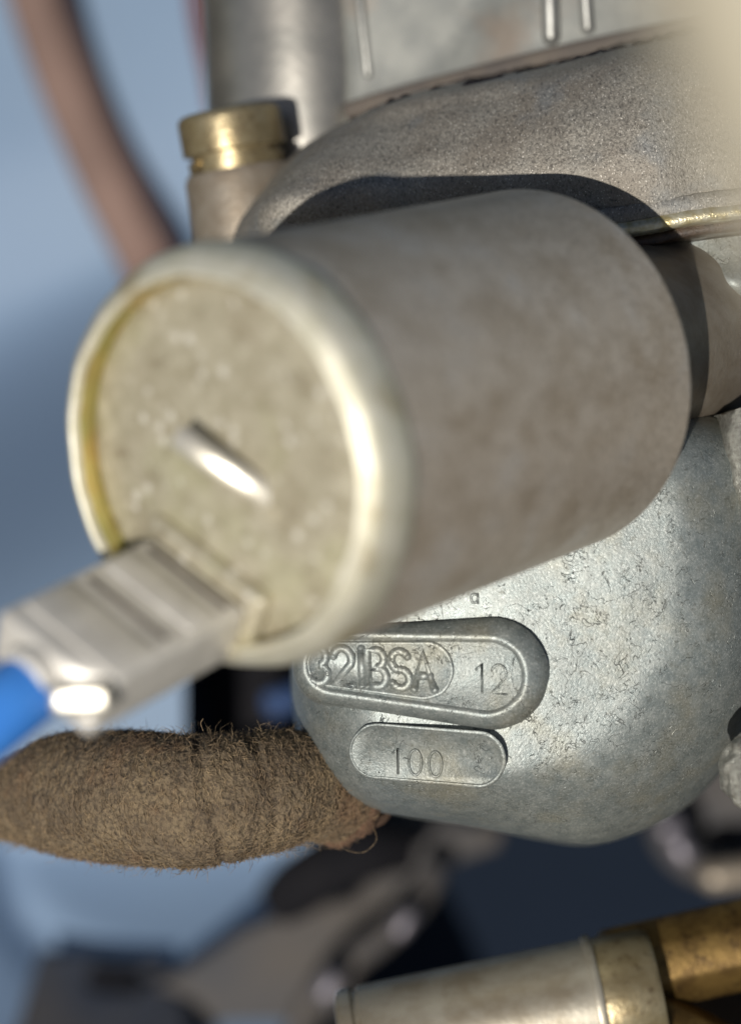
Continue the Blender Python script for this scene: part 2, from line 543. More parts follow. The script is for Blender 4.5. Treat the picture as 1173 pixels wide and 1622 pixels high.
# lower recess; its shade is put into the dark blue colour
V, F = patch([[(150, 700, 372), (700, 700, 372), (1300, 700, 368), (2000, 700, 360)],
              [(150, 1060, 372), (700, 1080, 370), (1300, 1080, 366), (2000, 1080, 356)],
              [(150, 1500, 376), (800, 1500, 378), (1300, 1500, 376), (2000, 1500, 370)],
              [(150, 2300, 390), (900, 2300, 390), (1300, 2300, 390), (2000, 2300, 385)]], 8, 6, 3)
tag(make("engine_bay_floor", V, F, M['shade_blue'], base=px(900, 1500, 480)), kind="structure",
    label="blue floor of the engine bay below the carburettor, shade painted in")

# ------------------------------------------------------------------ solenoid
D = Vector((math.sin(.645) * math.cos(.191), math.sin(.191), -math.cos(.645) * math.cos(.191)))
D = (D + Vector((.047, .026, 0))).normalized()
NF = -D
C0 = Vector((-8.031, 3.41, -134.65))          # centre of the front rim
R0 = 12.9
C0 = C0 - D * 1.5 + Vector((-.8, -.4, 0))
def on_face(x, y, lift=0.0):
    o = C0 + NF * lift
    r = px(x, y, 1.0)
    t = o.dot(NF) / r.dot(NF)
    return r * t
sol = thing("fuel_cutoff_solenoid", C0 + D * 33, "large cylindrical metal fuel cut-off solenoid with round end facing the camera", "solenoid")
LEN = 35.0
prof = [(3.1, 12.30), (3.4, R0 - .14)]
prof += [(LEN - 1.1 + 1.1 * math.sin(t), R0 - 0.12 - 1.1 + 1.1 * math.cos(t)) for t in (0, .3, .6, .9, 1.2, 1.5708)]
prof += [(LEN, 6.5)]
prof = [(2.9, 9.0)] + prof
V, F = lathe(prof, C0, D, 128)
make("body", V, F, M['sbody'], sol, angle=40)
# rolled rim
rr = 1.9
prof = [(3.9, R0 - .25), (3.5, R0 - .02)]
prof += [(.45 + 2.8 * (1 - math.sin(t)), 11.45 + (R0 - 11.45) * math.cos(t)) for t in np.linspace(0.05, math.pi / 2 - .25, 9)]
prof += [(.28, 11.55), (.16, 11.4), (.20, 11.2), (.42, 11.07), (.8, 11.04)]
V, F = lathe(prof, C0, D, 128, wob=lambda k, t: .05 * math.sin(7 * t + 1) + .03 * math.sin(19 * t))
F = [f for f in F if len(f) == 4]
make("crimped_rim", V, F, M['rim'], sol)
V, F = lathe([(0.75, 11.05), (1.5, 11.02), (2.75, 11.0)], C0, D, 128)
F = [f for f in F if len(f) == 4]
make("inner_wall", V, F, M['yellow'], sol, label="yellow chromated wall inside the rim")
FACE = 1.75
V, F = lathe([(FACE + .5, 11.02), (FACE + .2, 10.8), (FACE, 10.2), (FACE - .12, 8), (FACE - .15, 4), (FACE - .15, 0.001)], C0, D, 96)
F = [f for f in F if len(f) == 4]
make("face_plate", V, F, M['face'], sol)

# in-plane axes of the face from the contact slot
pa, pb = on_face(312, 688, -FACE), on_face(448, 788, -FACE)
E1 = (pb - pa).normalized()
E2 = NF.cross(E1).normalized()
if E2.y < 0: E2 = -E2
# contact tab: folded strip standing in a slot
TN = Vector((-.07, -.06, .99)); TN = (TN - E1 * TN.dot(E1)).normalized()
mid = (pa + pb) / 2; hl = (pb - pa).length / 2
TNt = Vector((-.08, -.07, .99)).normalized(); E1t = (E1 - TNt * E1.dot(TNt)).normalized(); TN0 = TN; mid = mid + NF * 1.0
AR = hl / math.sin(.30); V, F = [], []
TB = TNt.cross(E1t).normalized()
for k in range(25):
    t = -.30 + .60 * k / 24
    c_ = mid + E1t * (AR * math.sin(t)) + TNt * (AR * (math.cos(t) - math.cos(.30)) + .05)
    nn = TNt * math.cos(t) + E1t * math.sin(t)
    for a, b in ((-.74, -.5), (-.74, .0), (-.55, .12), (.55, .12), (.74, .0), (.74, -.5)): V.append(c_ + TB * a + nn * b)
for k in range(24):
    for q in range(6): F.append((k * 6 + q, k * 6 + (q + 1) % 6, k * 6 + 6 + (q + 1) % 6, k * 6 + 6 + q))
F += [tuple(range(6)), tuple(24 * 6 + q for q in range(6))]
make("contact_tab", V, F, M['tabm'], sol, angle=40, label="bright arched earth tab in the end face")
V, F = rbox(mid - NF * .88 - E2 * 1.25, [E1, E2, NF], [hl * 1.02, .42, .18], .15, 2)
make("slot_lip", V, F, M['face'], sol)
# raised boss round the terminal
bc = on_face(322, 938, -FACE)
V, F = rbox(bc + NF * .3 + E2 * .7, [E1, E2, NF], [5.0, 2.3, .7], .65, 5)
make("terminal_boss", V, F, M['face'], sol)
# neck behind, screwed in the casting
V, F = lathe([(LEN - .3, 6.4), (LEN + 3.2, 6.4)], C0, D, 48)
make("threaded_neck", V, F, M['tin'], sol, angle=40)

# ------------------------------------------------------------------ spade connector with blue wire
con = thing("spade_connector", bc, "pale grey push-on spade connector with blue insulated wire on the solenoid face", "connector")
AX = (NF * math.cos(.17) - E2 * math.sin(.17)).normalized()     # away from the face, drooping
E2c = (E2 - AX * E2.dot(AX)).normalized()
E1c = AX.cross(E2c).normalized()
if E1c.dot(E1) < 0: E1c = -E1c
o = bc + NF * .6
W2, T2, LC = 4.2, 1.9, 12.2
HV = (L_CAM + Vector((.1, .06, 1))).normalized()
bm = bmesh.new(); bmesh.ops.create_cube(bm, size=2.0)
for v in bm.verts: v.co = o + AX * (LC / 2 + .2) + E1c * (W2 * v.co.x) + E2c * (T2 * v.co.y) + AX * (LC / 2 * v.co.z)
cut = o + AX * (LC + .2) + E1c * W2 + E2c * T2 - HV * 1.55
bmesh.ops.bisect_plane(bm, geom=bm.verts[:] + bm.edges[:] + bm.faces[:], plane_co=cut, plane_no=HV, clear_outer=True)
bmesh.ops.holes_fill(bm, edges=[e for e in bm.edges if len(e.link_faces) == 1])
bmesh.ops.bevel(bm, geom=list(bm.edges), offset=.5, segments=4, profile=.5, affect='EDGES')
bm.verts.index_update()
bm.normal_update()
V = [v.co.copy() for v in bm.verts]; F = [tuple(v.index for v in f.verts) for f in bm.faces]; bm.free()
hs = make("housing", V, F, M['conm'], con, angle=30)
hx = (Vector((1, .05, 0)) - HV * HV.x).normalized()
V, F = rbox(cut + Vector((-1.0, -.55, .5)), [hx, HV.cross(hx), HV], [1.75, .85, .7], .45, 4)  # block added and turned to throw a white glint
make("glint_block", V, F, M['tabm'], con, label="bright block added for the glint at the crimp")
for q in (.10, .50):
    V, F = rbox(o + AX * (LC * q) + E2c * (T2 + .03), [E1c, E2c, AX], [W2 * .80, .05, .17], .04, 1)
    make("grimy_groove", V, F, M['gasket'], con)
V, F = rbox(o + AX * (LC * .28) + E2c * (T2 + .02), [E1c, E2c, AX], [W2 * .86, .16, 1.15], .14, 2)
make("raised_band", V, F, M['conm'], con)
V, F = rbox(o + AX * (LC * .74) + E2c * (T2 + .02), [E1c, E2c, AX], [W2 * .86, .16, 1.75], .14, 2)
make("raised_band", V, F, M['conm'], con)
# crimp barrel
e = o + AX * (LC + .2)
V, F = lathe([(-.6, 2.0), (1.0, 1.95), (1.2, 1.7)], e - E1c * .4 - E2c * .3, AX, 32)
make("crimp_barrel", V, F, M['conm'], con, angle=40)
w0 = e + AX * .2 - E1c * .3 - E2c * .9
path = [w0, w0 + AX * 3 + Vector((0, -.6, 0)), w0 + AX * 7 + Vector((-1.5, -2.6, -.5)), w0 + AX * 12 + Vector((-5, -6, -1)), w0 + AX * 16 + Vector((-12, -8, -3)), w0 + AX * 18 + Vector((-26, -18, -8))]
V, F = tube(crom(path, 6), 2.15, 28)
make("wire_insulation", V, F, M['blue'], con)

# ------------------------------------------------------------------ carburettor
carb = thing("carburettor", px(850, 1150, 175), "grey cast carburettor with raised lettering on its float bowl", "carburettor")
S = .0456                                     # mm per picture pixel at the bowl
def bowl_d(x, y):
    return 163.2 - .05 * (x - 800) * S + .06 * (y - 1000) * S
outer = [(462, 1060), (470, 1150), (500, 1225), (560, 1272), (640, 1293), (760, 1310), (850, 1328), (930, 1338), (1000, 1322),
         (1070, 1287), (1130, 1235), (1185, 1170), (1225, 1080), (1235, 950), (1230, 800), (1200, 700), (1100, 650), (900, 635),
         (700, 665), (560, 760), (480, 900)]
inner = [(610, 1060), (612, 1110), (622, 1165), (655, 1192), (700, 1214), (780, 1212), (850, 1192), (910, 1165), (955, 1128),
         (988, 1090), (1010, 1050), (1026, 1010), (1038, 960), (1046, 900), (1048, 820), (1030, 760), (970, 725), (860, 710),
         (740, 750), (660, 850), (622, 960)]
V, F = pillow(outer, inner, bowl_d, 12, .5, 14, 8, 14, 14, jig=wobble(.16, .18, 3))
make("float_bowl", V, F, M['zinc'], carb, angle=50)

from mathutils.bvhtree import BVHTree
BOWL = BVHTree.FromPolygons([tuple(v) for v in V], F)
def surf_d(x, y):
    h = BOWL.ray_cast(Vector((0, 0, 0)), px(x, y, 1).normalized())
    return -h[0].z if h[0] is not None else 166.0
def plane_fit(P):
    A = np.array([[x, y, 1] for x, y in P], float); b = np.array([surf_d(x, y) for x, y in P])
    k = np.linalg.lstsq(A, b, rcond=None)[0]
    lift = max(0.0, float((A @ k - b).max()))          # keep the whole flat clear of the curved casting
    return lambda x, y: float(k[0] * x + k[1] * y + k[2]) - lift
def plate_d(x, y): return plate_p(x, y) - .02
def stadium(c0, r0, c1, r1, n=22):
    """tapered stadium outline (picture pixels) round two circles"""
    (x0, y0), (x1, y1) = c0, c1
    a = math.atan2(y1 - y0, x1 - x0); L = math.hypot(x1 - x0, y1 - y0)
    b = math.acos((r0 - r1) / L)
    P = [(x0 + r0 * math.cos(a + t), y0 + r0 * math.sin(a + t)) for t in np.linspace(b, 2 * math.pi - b, n)]
    P += [(x1 + r1 * math.cos(a + t), y1 + r1 * math.sin(a + t)) for t in np.linspace(-b, b, n)]
    return P
def layers(levels, name, mat, parent, depth, angle=35, jig=None):
    """stack of outlines, each with a lift above the bowl surface"""
    V, F = [], []; m = len(levels[0][0])
    for P, lift in levels:
        for x, y in P: V.append(px(x, y, depth(x, y) - lift) + (jig(px(x, y, 163)) if jig else Vector((0, 0, 0))))
    for k in range(len(levels) - 1):
        for i in range(m):
            j = (i + 1) % m
            F.append((k * m + i, k * m + j, (k + 1) * m + j, (k + 1) * m + i))
    F.append(tuple((len(levels) - 1) * m + i for i in range(m)))
    return make(name, V, F, mat, parent, angle=angle)
def pad_d(x, y):
    return 163.0 - .13 * (x - 720) * S + .05 * (y - 1070) * S
wj = wobble(1.2, .05, 9)
ST = lambda g: stadium((528, 1052), 50 + g, (772, 1071), 66 + g)
pad = layers([(stadium((524, 1056), 62, (780, 1066), 92), -2.5), (stadium((525, 1055), 60, (779, 1067), 88), .2), (stadium((526, 1054), 54, (775, 1070), 76), .80), (ST(0), 1.02), (ST(-3), 1.08),
              (ST(-8), 1.06), (ST(-11), .90), (ST(-13), .85)], "name_pad", M['zinc'], carb, pad_d, 60, wj)
layers([(stadium((522, 1052), 36, (672, 1062), 47), .72), (stadium((522, 1052), 36, (672, 1062), 47), .92), (stadium((522, 1052), 35, (672, 1062), 45), .985), (stadium((522, 1052), 33, (672, 1062), 42), .985), (stadium((522, 1052), 32, (672, 1062), 40), .93)],
       "name_plate", M['zinc'], pad, pad_d, 60, wj)
plate_p = plane_fit([(x, y) for x in (565, 600, 640, 680, 720, 760, 790) for y in (1155, 1170, 1190, 1210, 1230)])
code = layers([(stadium((596, 1190), 44, (755, 1204), 46), -2.0), (stadium((596, 1190), 44, (755, 1204), 46), .16), (stadium((596, 1190), 42, (755, 1204), 43), .24),
               (stadium((596, 1190), 40, (755, 1204), 40), .22), (stadium((596, 1190), 39, (755, 1204), 38), .10)], "code_plate", M['zinc'], carb, plate_d, 60, wj)

def arc(cx, cy, rx, ry, a0, a1, n=10):
    return [(cx + rx * math.cos(math.radians(a)), cy + ry * math.sin(math.radians(a))) for a in np.linspace(a0, a1, n)]
GLY = {
    '1': [[(.12, .78), (.34, 1.0), (.34, 0)]],
    'I': [[(.15, 1), (.15, 0)]],
    '0': [arc(.3, .5, .27, .5, 90, 450, 22)],
    '2': [arc(.3, .70, .27, .30, 165, -25, 12) + [(.02, 0), (.58, 0)]],
    '3': [arc(.27, .75, .25, .25, 150, -85, 11) + arc(.27, .26, .29, .26, 85, -150, 12)],
    'B': [[(.05, 0), (.05, 1), (.3, 1)] + arc(.32, .76, .22, .24, 90, -90, 8) + [(.1, .52), (.32, .52)] + arc(.34, .26, .25, .26, 90, -90, 8) + [(.05, 0)]],
    'S': [arc(.3, .74, .25, .26, 30, 265, 12) + arc(.3, .25, .27, .26, 88, -150, 12)],
    'A': [[(0, 0), (.3, 1), (.6, 0)], [(.13, .36), (.47, .36)]],
    'a': [arc(.26, .3, .24, .3, 60, 330, 14), [(.5, .6), (.5, 0)]],
}
def letters(text, x0, y0, h, adv, slope, parent, depth, lift, r, mat, name, lean=0.0):
    """strokes of small round bars half sunk in the surface; x0,y0 = foot of the first letter in the picture"""
    x = x0
    for ch in text:
        parts = []
        for st in GLY[ch]:
            P = []
            for gx, gy in st:
                X = x + gx * h * .94 + lean * gy * h; Y = y0 + (X - x0) * slope - gy * h
                P.append(px(X, Y, depth(X, Y) - lift))
            parts.append(tube(P, r, 8))
            for q in (P[0], P[-1]): parts.append(capsule(q, q + Vector((0, 1e-3, 0)), r, 8))
        V, F = joinvf(*parts)
        make(name, V, F, mat, parent)
        x += adv[ch] * h if isinstance(adv, dict) else adv * h
letters("32IBSA", 490, 1081, 58, {'3': .655, '2': .66, 'I': .25, 'B': .655, 'S': .64, 'A': .7}, .055, pad, pad_d, .70, .41, M['zinc'], "letter", -.04)
letters("12", 748, 1096, 46, {'1': .62, '2': .7}, .07, pad, pad_d, .85, .10, M['zinc'], "digit")
letters("100", 617, 1224, 40, {'1': .72, '0': .80}, .09, code, plate_d, .15, .10, M['zinc'], "digit")
letters("a", 745, 955, 24, .7, .02, carb, surf_d, .0, .10, M['zinc'], "letter")

# --- upper body: sand-textured dome
wj2 = wobble(.35, .22, 21)
rows = [
    [(385, 470, 188), (430, 470, 178), (600, 450, 176), (800, 430, 172), (1000, 350, 168), (1130, 326, 168), (1300, 300, 168)],
    [(372, 372, 184), (425, 345, 173), (600, 330, 171.5), (800, 310, 168.5), (1000, 318, 166.5), (1130, 304, 166.8), (1300, 284, 167)],
    [(402, 322, 186), (452, 292, 174), (620, 265, 171.5), (800, 245, 168.5), (1000, 240, 166), (1130, 228, 166.5), (1300, 215, 167)],
    [(450, 255, 192), (505, 226, 179), (640, 190, 175), (800, 160, 171.5), (1000, 130, 168), (1130, 112, 168), (1300, 90, 168)],
    [(478, 238, 203), (548, 194, 186), (650, 150, 179), (800, 122, 175.5), (1000, 75, 173), (1130, 50, 173), (1300, 20, 173)],
    [(484, 240, 206), (556, 200, 202), (652, 152, 195), (800, 124, 188), (1000, 76, 183), (1130, 50, 183), (1300, 18, 183)],
]
V, F = patch(rows, 12, 10, 10, jig=lambda a, b, p: wj2(p))
make("top_cover", V, F, M['sand'], carb, angle=60)
# dark line along the crack between cover and air horn
path = [(560, 186, 185), (640, 155, 179.6), (720, 138, 177.5), (800, 122, 175.7), (900, 98, 175.3), (1000, 72, 174.5), (1100, 50, 174)]
P = [px(*p) + Vector((random.uniform(-.1, .1), random.uniform(-.25, .25), 0)) for p in crom(path, 8)]
V, F = tube(P, [random.uniform(.10, .26) for _ in P], 10)
make("dark_seam", V, F, M['black'], carb, label="dark seam on top of the cover")
# --- air horn walls behind, with ribs
rows = [
    [(520, 240, 208), (545, 215, 196), (610, 190, 194.5), (700, 170, 193), (850, 150, 188), (1000, 120, 188), (1200, 90, 188)],
    [(520, 150, 209), (545, 140, 196.5), (612, 134, 195), (700, 118, 194), (850, 90, 190), (1000, 62, 190), (1200, 30, 190)],
    [(520, 60, 210), (540, 55, 196.5), (655, 50, 194.5), (740, 40, 194), (850, 30, 190), (1000, 20, 190), (1200, 0, 190)],
    [(520, -120, 212), (525, -120, 196), (750, -120, 194), (840, -120, 193.5), (900, -120, 189.5), (1000, -120, 189.5), (1200, -120, 189.5)],
]
V, F = patch(rows, 8, 6, 12)
make("air_horn", V, F, M['grey'], carb, angle=50)
for a, b, r in (((583, 118, 195.2), (563, -60, 194.6), .45), ((872, 58, 189.6), (868, -90, 188.9), .75), ((930, 44, 189.6), (920, -90, 188.9), .55)):
    V, F = capsule(px(*a), px(*b), r, 16)
    make("rib", V, F, M['ribm'], carb)
V, F = tube([px(*p) for p in crom([(548, 178, 195), (620, 155, 194), (760, 118, 191), (900, 84, 188.5), (1080, 45, 187), (1250, 10, 187)], 6)], .8, 16)
make("ledge", V, F, M['ledge'], carb)
# --- tower
V, F = rod(px(500, 420, 204.5), px(470, -160, 204), 9.0, 64, 1)
make("tower", V, F, M['towerm'], carb, angle=40)
# --- screw post, brass screw with washer
up = Vector((-.17, .975, .10)).normalized()
sc = px(374, 252, 191)
V, F = lathe([(-10, 4.9), (-1.5, 4.6), (-.85, 4.3)], sc, up, 48)
make("screw_post", V, F, M['boss'], carb, angle=40)
V, F = rbox(px(425, 330, 195), [(.9, .3, 0), (-.3, .9, 0), (0, 0, 1)], [3.2, 3.0, 2.4], 1.2, 4)
make("post_web", V, F, M['boss'], carb)
head = [(-.1, 3.6), (.55, 3.75), (.62, 3.75)]
head += [(.7, 4.28), (.8, 4.36)] + [(3.4 + .7 * math.sin(t), 3.66 + .7 * math.cos(t)) for t in (0, .4, .8, 1.2, 1.57)] + [(4.1, 2.0)]
V, F = lathe(head, sc, up, 64)
scr = make("cover_screw", V, F, M['brass'], carb, angle=35, label="brass coloured cover screw on a grey post")
# spring washer: split ring
V, F = [], []
n = 56; a0 = math.radians(14)
a_, u_, v_ = basis(up)
for i in range(n + 1):
    t = 2.30 + a0 / 2 + (2 * math.pi - a0) * i / n
    rr_ = u_ * math.cos(t) + v_ * math.sin(t)
    lift = -.85 + .12 * i / n
    for s, r in ((lift, 4.05), (lift + .95, 4.05), (lift + .95, 2.6), (lift, 2.6)):
        V.append(sc + a_ * s + rr_ * r)
for i in range(n):
    for k in range(4): F.append((i * 4 + k, i * 4 + (k + 1) % 4, i * 4 + 4 + (k + 1) % 4, i * 4 + 4 + k))
F += [(0, 1, 2, 3), (n * 4, n * 4 + 1, n * 4 + 2, n * 4 + 3)]
make("spring_washer", V, F, M['brass'], scr, angle=35)
# --- flange, polished edge and gasket on the right
def strip(path, half_h, half_d, name, mat, rough=0.0):
    P = [np.array(px(*p)) for p in crom(path, 10)]
    V, F = [], []
    for p in P:
        p = Vector(p)
        prof = [(half_h * math.cos(t), half_d * math.sin(t)) for t in np.linspace(0, 2 * math.pi, 16, endpoint=False)]
        for a, b in prof:
            sa = math.copysign(abs(a / half_h) ** .4, a) * half_h; sb = math.copysign(abs(b / half_d) ** .4, b) * half_d
            V.append(p + Vector((random.uniform(-1, 1) * rough, sa + random.uniform(-1, 1) * rough, sb + random.uniform(-1, 1) * rough)))
    m = 16
    for i in range(len(P) - 1):
        for k in range(m):
            j = (k + 1) % m
            F.append((i * m + k, i * m + j, i * m + m + j, i * m + m + k))
    F += [tuple(range(m)), tuple((len(P) - 1) * m + k for k in range(m))]
    return make(name, V, F, mat, carb)
strip([(820, 372, 168.4), (1000, 340, 168), (1100, 325, 167.8), (1300, 300, 168), (1720, 245, 168)], .78, 1.5, "flange", M['sand'], .06)
strip([(820, 390, 168.4), (1000, 364, 168), (1100, 346, 167.8), (1300, 322, 168), (1720, 268, 168)], .60, 1.6, "machined_edge", M['bead'], .045)
strip([(820, 412, 170), (1000, 388, 169.6), (1100, 368, 169.4), (1300, 344, 169.6), (1720, 290, 169.6)], .55, 2.0, "gasket", M['gasket'], .05)
# --- boss the solenoid screws in, gusset and side wall
V, F = lathe([(LEN + .8, 6.7), (LEN + 1.3, 7.2), (LEN + 45, 7.6)], C0, D, 72, wob=lambda k, t: .05 * math.sin(3 * t))
make("solenoid_boss", V, F, M['boss'], carb, angle=40)
rows = [[(1020, 400, 172), (1090, 384, 170), (1180, 372, 169), (1320, 355, 169)],
        [(1050, 440, 173), (1115, 418, 169.5), (1190, 410, 168.5), (1320, 400, 168.5)],
        [(1080, 470, 176), (1142, 455, 168.6), (1200, 452, 168), (1320, 450, 168)],
        [(1110, 520, 182), (1158, 500, 172), (1210, 520, 170), (1320, 520, 170)]]
V, F = patch(rows, 8, 8, 8)
make("gusset", V, F, M['zinc'], carb, angle=50)
rows = [[(1135, 660, 170), (1150, 655, 166), (1200, 640, 165), (1300, 640, 166)],
        [(1138, 720, 170), (1152, 715, 165), (1200, 705, 164), (1300, 700, 165)],
        [(1158, 800, 170), (1170, 795, 165), (1220, 790, 164), (1300, 790, 165)],
        [(1172, 860, 171), (1182, 855, 167), (1220, 850, 166), (1300, 850, 166)]]
V, F = patch(rows, 8, 8, 8, jig=lambda a, b, p: wobble(.8, .2, 4)(p))
make("side_rib", V, F, M['lugm'], carb, angle=50)
# rough lug low on the right
bm = bmesh.new(); bmesh.ops.create_icosphere(bm, subdivisions=5, radius=1.0)
c = px(1200, 1222, 160.5); V = []
for v in bm.verts:
    n_ = v.co.normalized()
    p = Vector((n_.x * (2.7 if n_.x < 0 else 14), n_.y * 2.9, n_.z * 2.4))
    k = 1 + .10 * noise.noise(n_ * 2.2) + .05 * noise.noise(n_ * 7)
    V.append(c + p * k)
F = [tuple(v.index for v in f.verts) for f in bm.faces]; bm.free()
make("cast_lug", V, F, M['lugm'], carb)
# lower body between bowl and top cover, behind the solenoid
V, F = rbox(px(800, 600, 182), [(1, 0, 0), (0, 1, 0), (0, 0, 1)], [17, 11, 9], 2, 3)
make("main_body", V, F, M['zinc'], carb)

# ------------------------------------------------------------------ cloth-covered hose
hose_pts = [(-150, 1350, 200, 2.2), (-50, 1284, 190, 2.3), (25, 1266, 184, 3.4), (105, 1258, 178, 4.75), (190, 1262, 173, 5.0), (300, 1269, 169.5, 4.95), (400, 1258, 170, 4.6), (480, 1244, 173, 4.1), (538, 1258, 177, 3.7)]
HP = crom(hose_pts, 22)
hp = [px(p[0], p[1], p[2]) for p in HP]; hr = [float(p[3]) for p in HP]
hr = [r * (1 + .025 * noise.noise(Vector((i * .09, 1.3, 0)))) for i, r in enumerate(hr)]
hose = thing("fuel_hose", hp[0], "fuzzy brown cloth-covered fuel hose running left from under the carburettor", "hose")
def hose_surf(i, a, frames=[None]):
    pass
m = len(hp); NS = 96
T = [(hp[min(i + 1, m - 1)] - hp[max(i - 1, 0)]).normalized() for i in range(m)]
U = []; u = Vector((0, 1, 0))
for i in range(m):
    u = (u - T[i] * u.dot(T[i])).normalized(); U.append(u)
_rr = random.Random(5)
CREASE = sorted([_rr.uniform(20, m - 8) for _ in range(22)] + [m - 22, m - 30, m - 34, m - 44, m - 60, 66, 72, 80])
CR_AMP = [_rr.uniform(.10, .34) for _ in CREASE]; CR_TILT = [_rr.uniform(-3, 3) for _ in CREASE]
def ridge(i, a):
    d = 0.0
    for c_, k_, t_ in zip(CREASE, CR_AMP, CR_TILT):
        e_ = (i - c_ - t_ * math.cos(a + .5)) / .9
        if abs(e_) < 3: d -= k_ * math.exp(-e_ * e_) * (.4 + .6 * abs(noise.noise(Vector((c_, a * 1.3, 2)))) * 2)
    return d
def ring_pt(i, a, extra=0.0):
    v = T[i].cross(U[i]); n_ = U[i] * math.cos(a) + v * math.sin(a)
    return hp[i], n_
V, F = [], []
for i in range(m):
    for k in range(NS):
        a = 2 * math.pi * k / NS
        c, n_ = ring_pt(i, a)
        q = c + n_ * hr[i]
        r = hr[i] + .10 * noise.noise(q * .7) + .09 * noise.noise(q * 2.1) + ridge(i, a)
        V.append(c + n_ * r)
for i in range(m - 1):
    for k in range(NS):
        j = (k + 1) % NS
        F.append((i * NS + k, i * NS + j, (i + 1) * NS + j, (i + 1) * NS + k))
F += [tuple(range(NS)), tuple((m - 1) * NS + k for k in range(NS))]
make("braid", V, F, M['cloth'], hose)
# fibres: short bent hairs combed round the hose
def hairs(count, length, rad, lift, wild, seed):
    rng = np.random.RandomState(seed)
    V, F = [], []
    for h in range(count):
        f = rng.uniform(0, m - 1.001); i = int(f); t = f - i
        a = rng.uniform(0, 2 * math.pi)
        c0, n0 = ring_pt(i, a); c1, n1 = ring_pt(i + 1, a)
        c = c0.lerp(c1, t); n_ = n0.lerp(n1, t).normalized(); r = hr[i] + ridge(f, a)
        if n_.z < -.35: continue
        tan = T[i]; cir = n_.cross(tan).normalized()
        p = c + n_ * (r - .05)
        ang = rng.normal(0, .55) + (math.pi if rng.rand() < .4 else 0)
        d = cir * math.cos(ang) + tan * math.sin(ang)
        L = length * rng.uniform(.5, 1.5)
        lf = lift * rng.uniform(.2, 1.8)
        bend = Vector(rng.normal(0, wild, 3))
        q1 = p + (d + n_ * lf).normalized() * (L * .5)
        q2 = q1 + (d + n_ * (lf * .3) + bend).normalized() * (L * .5)
        rr_ = rad * rng.uniform(.7, 1.3)
        s = n_.cross(d).normalized()
        o = len(V)
        for P, k in ((p, 1.), (q1, .9), (q2, .35)):
            V.append(P + s * rr_ * k); V.append(P - s * rr_ * k * .6 + n_ * rr_ * k); V.append(P - s * rr_ * k * .6 - n_ * rr_ * k)
        for k in (0, 3):
            for e_ in range(3):
                F.append((o + k + e_, o + k + (e_ + 1) % 3, o + k + 3 + (e_ + 1) % 3, o + k + 3 + e_))
    return V, F
def raw(name, V, F, mat, parent):
    off = root_loc(parent)
    A = np.array([tuple(v) for v in V]) * .001
    Rm = np.array(ROT.to_3x3()); A = A @ Rm.T + np.array(CAM_POS) - np.array(off)
    me = bpy.data.meshes.new(name); me.from_pydata(A.tolist(), [], F)
    for p in me.polygons: p.use_smooth = True
    me.materials.append(mat)
    o_ = bpy.data.objects.new(name, me); COL.objects.link(o_); o_.parent = parent
    return o_
V1, F1 = hairs(30000, .65, .021, .35, .35, 11)
V2, F2 = hairs(2600, 1.1, .018, 1.3, .6, 12)
V, F = joinvf((V1, F1), (V2, F2))
tag(raw("fuzz", V, F, M['fuzz'], hose), kind="stuff")
for pts in ([(405, 1298, 168), (420, 1285, 167), (436, 1272, 166.5)], [(310, 1372, 169), (313, 1380, 168.8), (310, 1392, 168.8)],
            [(535, 1330, 172), (545, 1345, 172), (575, 1350, 173), (596, 1330, 173), (588, 1305, 174)],
            [(322, 1158, 168), (318, 1146, 168), (322, 1138, 168)]):
    V, F = tube([px(*p) for p in crom(pts, 5)], .022, 5)
    make("loose_fibre", V, F, M['fuzz'], hose)
# frayed end and pipe stub
V, F = lathe([(-.9, 3.9), (-.3, 4.15), (.5, 4.0), (.8, 3.3)], hp[-1], T[-1], 60, wob=lambda k, t: .18 * math.sin(9 * t + k) + .12 * math.sin(23 * t + 2 * k))
make("frayed_end", V, F, M['rust'], hose)
V, F = rod(hp[-1], hp[-1] + T[-1] * 5, 2.0, 24, .3)
make("pipe_stub", V, F, M['rust'], hose)

# ------------------------------------------------------------------ things behind
# upper left rubber hose
pts = [(15, -160, 336), (62, 0, 335.5), (108, 130, 335), (172, 280, 334), (245, 430, 332), (310, 600, 324), (400, 900, 322)]
V, F = tube([px(*p) for p in crom(pts, 8)], 4.5, 40)
tag(make("rubber_hose", V, F, M['rubber'], base=px(245, 430, 314)), "dusty brown rubber hose running down behind the solenoid at the upper left", "hose")
pts = [(298, -120, 290), (312, 20, 290), (330, 110, 290), (356, 220, 292), (420, 330, 296)]
V, F = tube([px(*p) for p in crom(pts, 8)], 1.1, 20)
tag(make("red_cable", V, F, M['red'], base=px(320, 100, 290)), "thin dull red cable beside the carburettor tower", "cable")

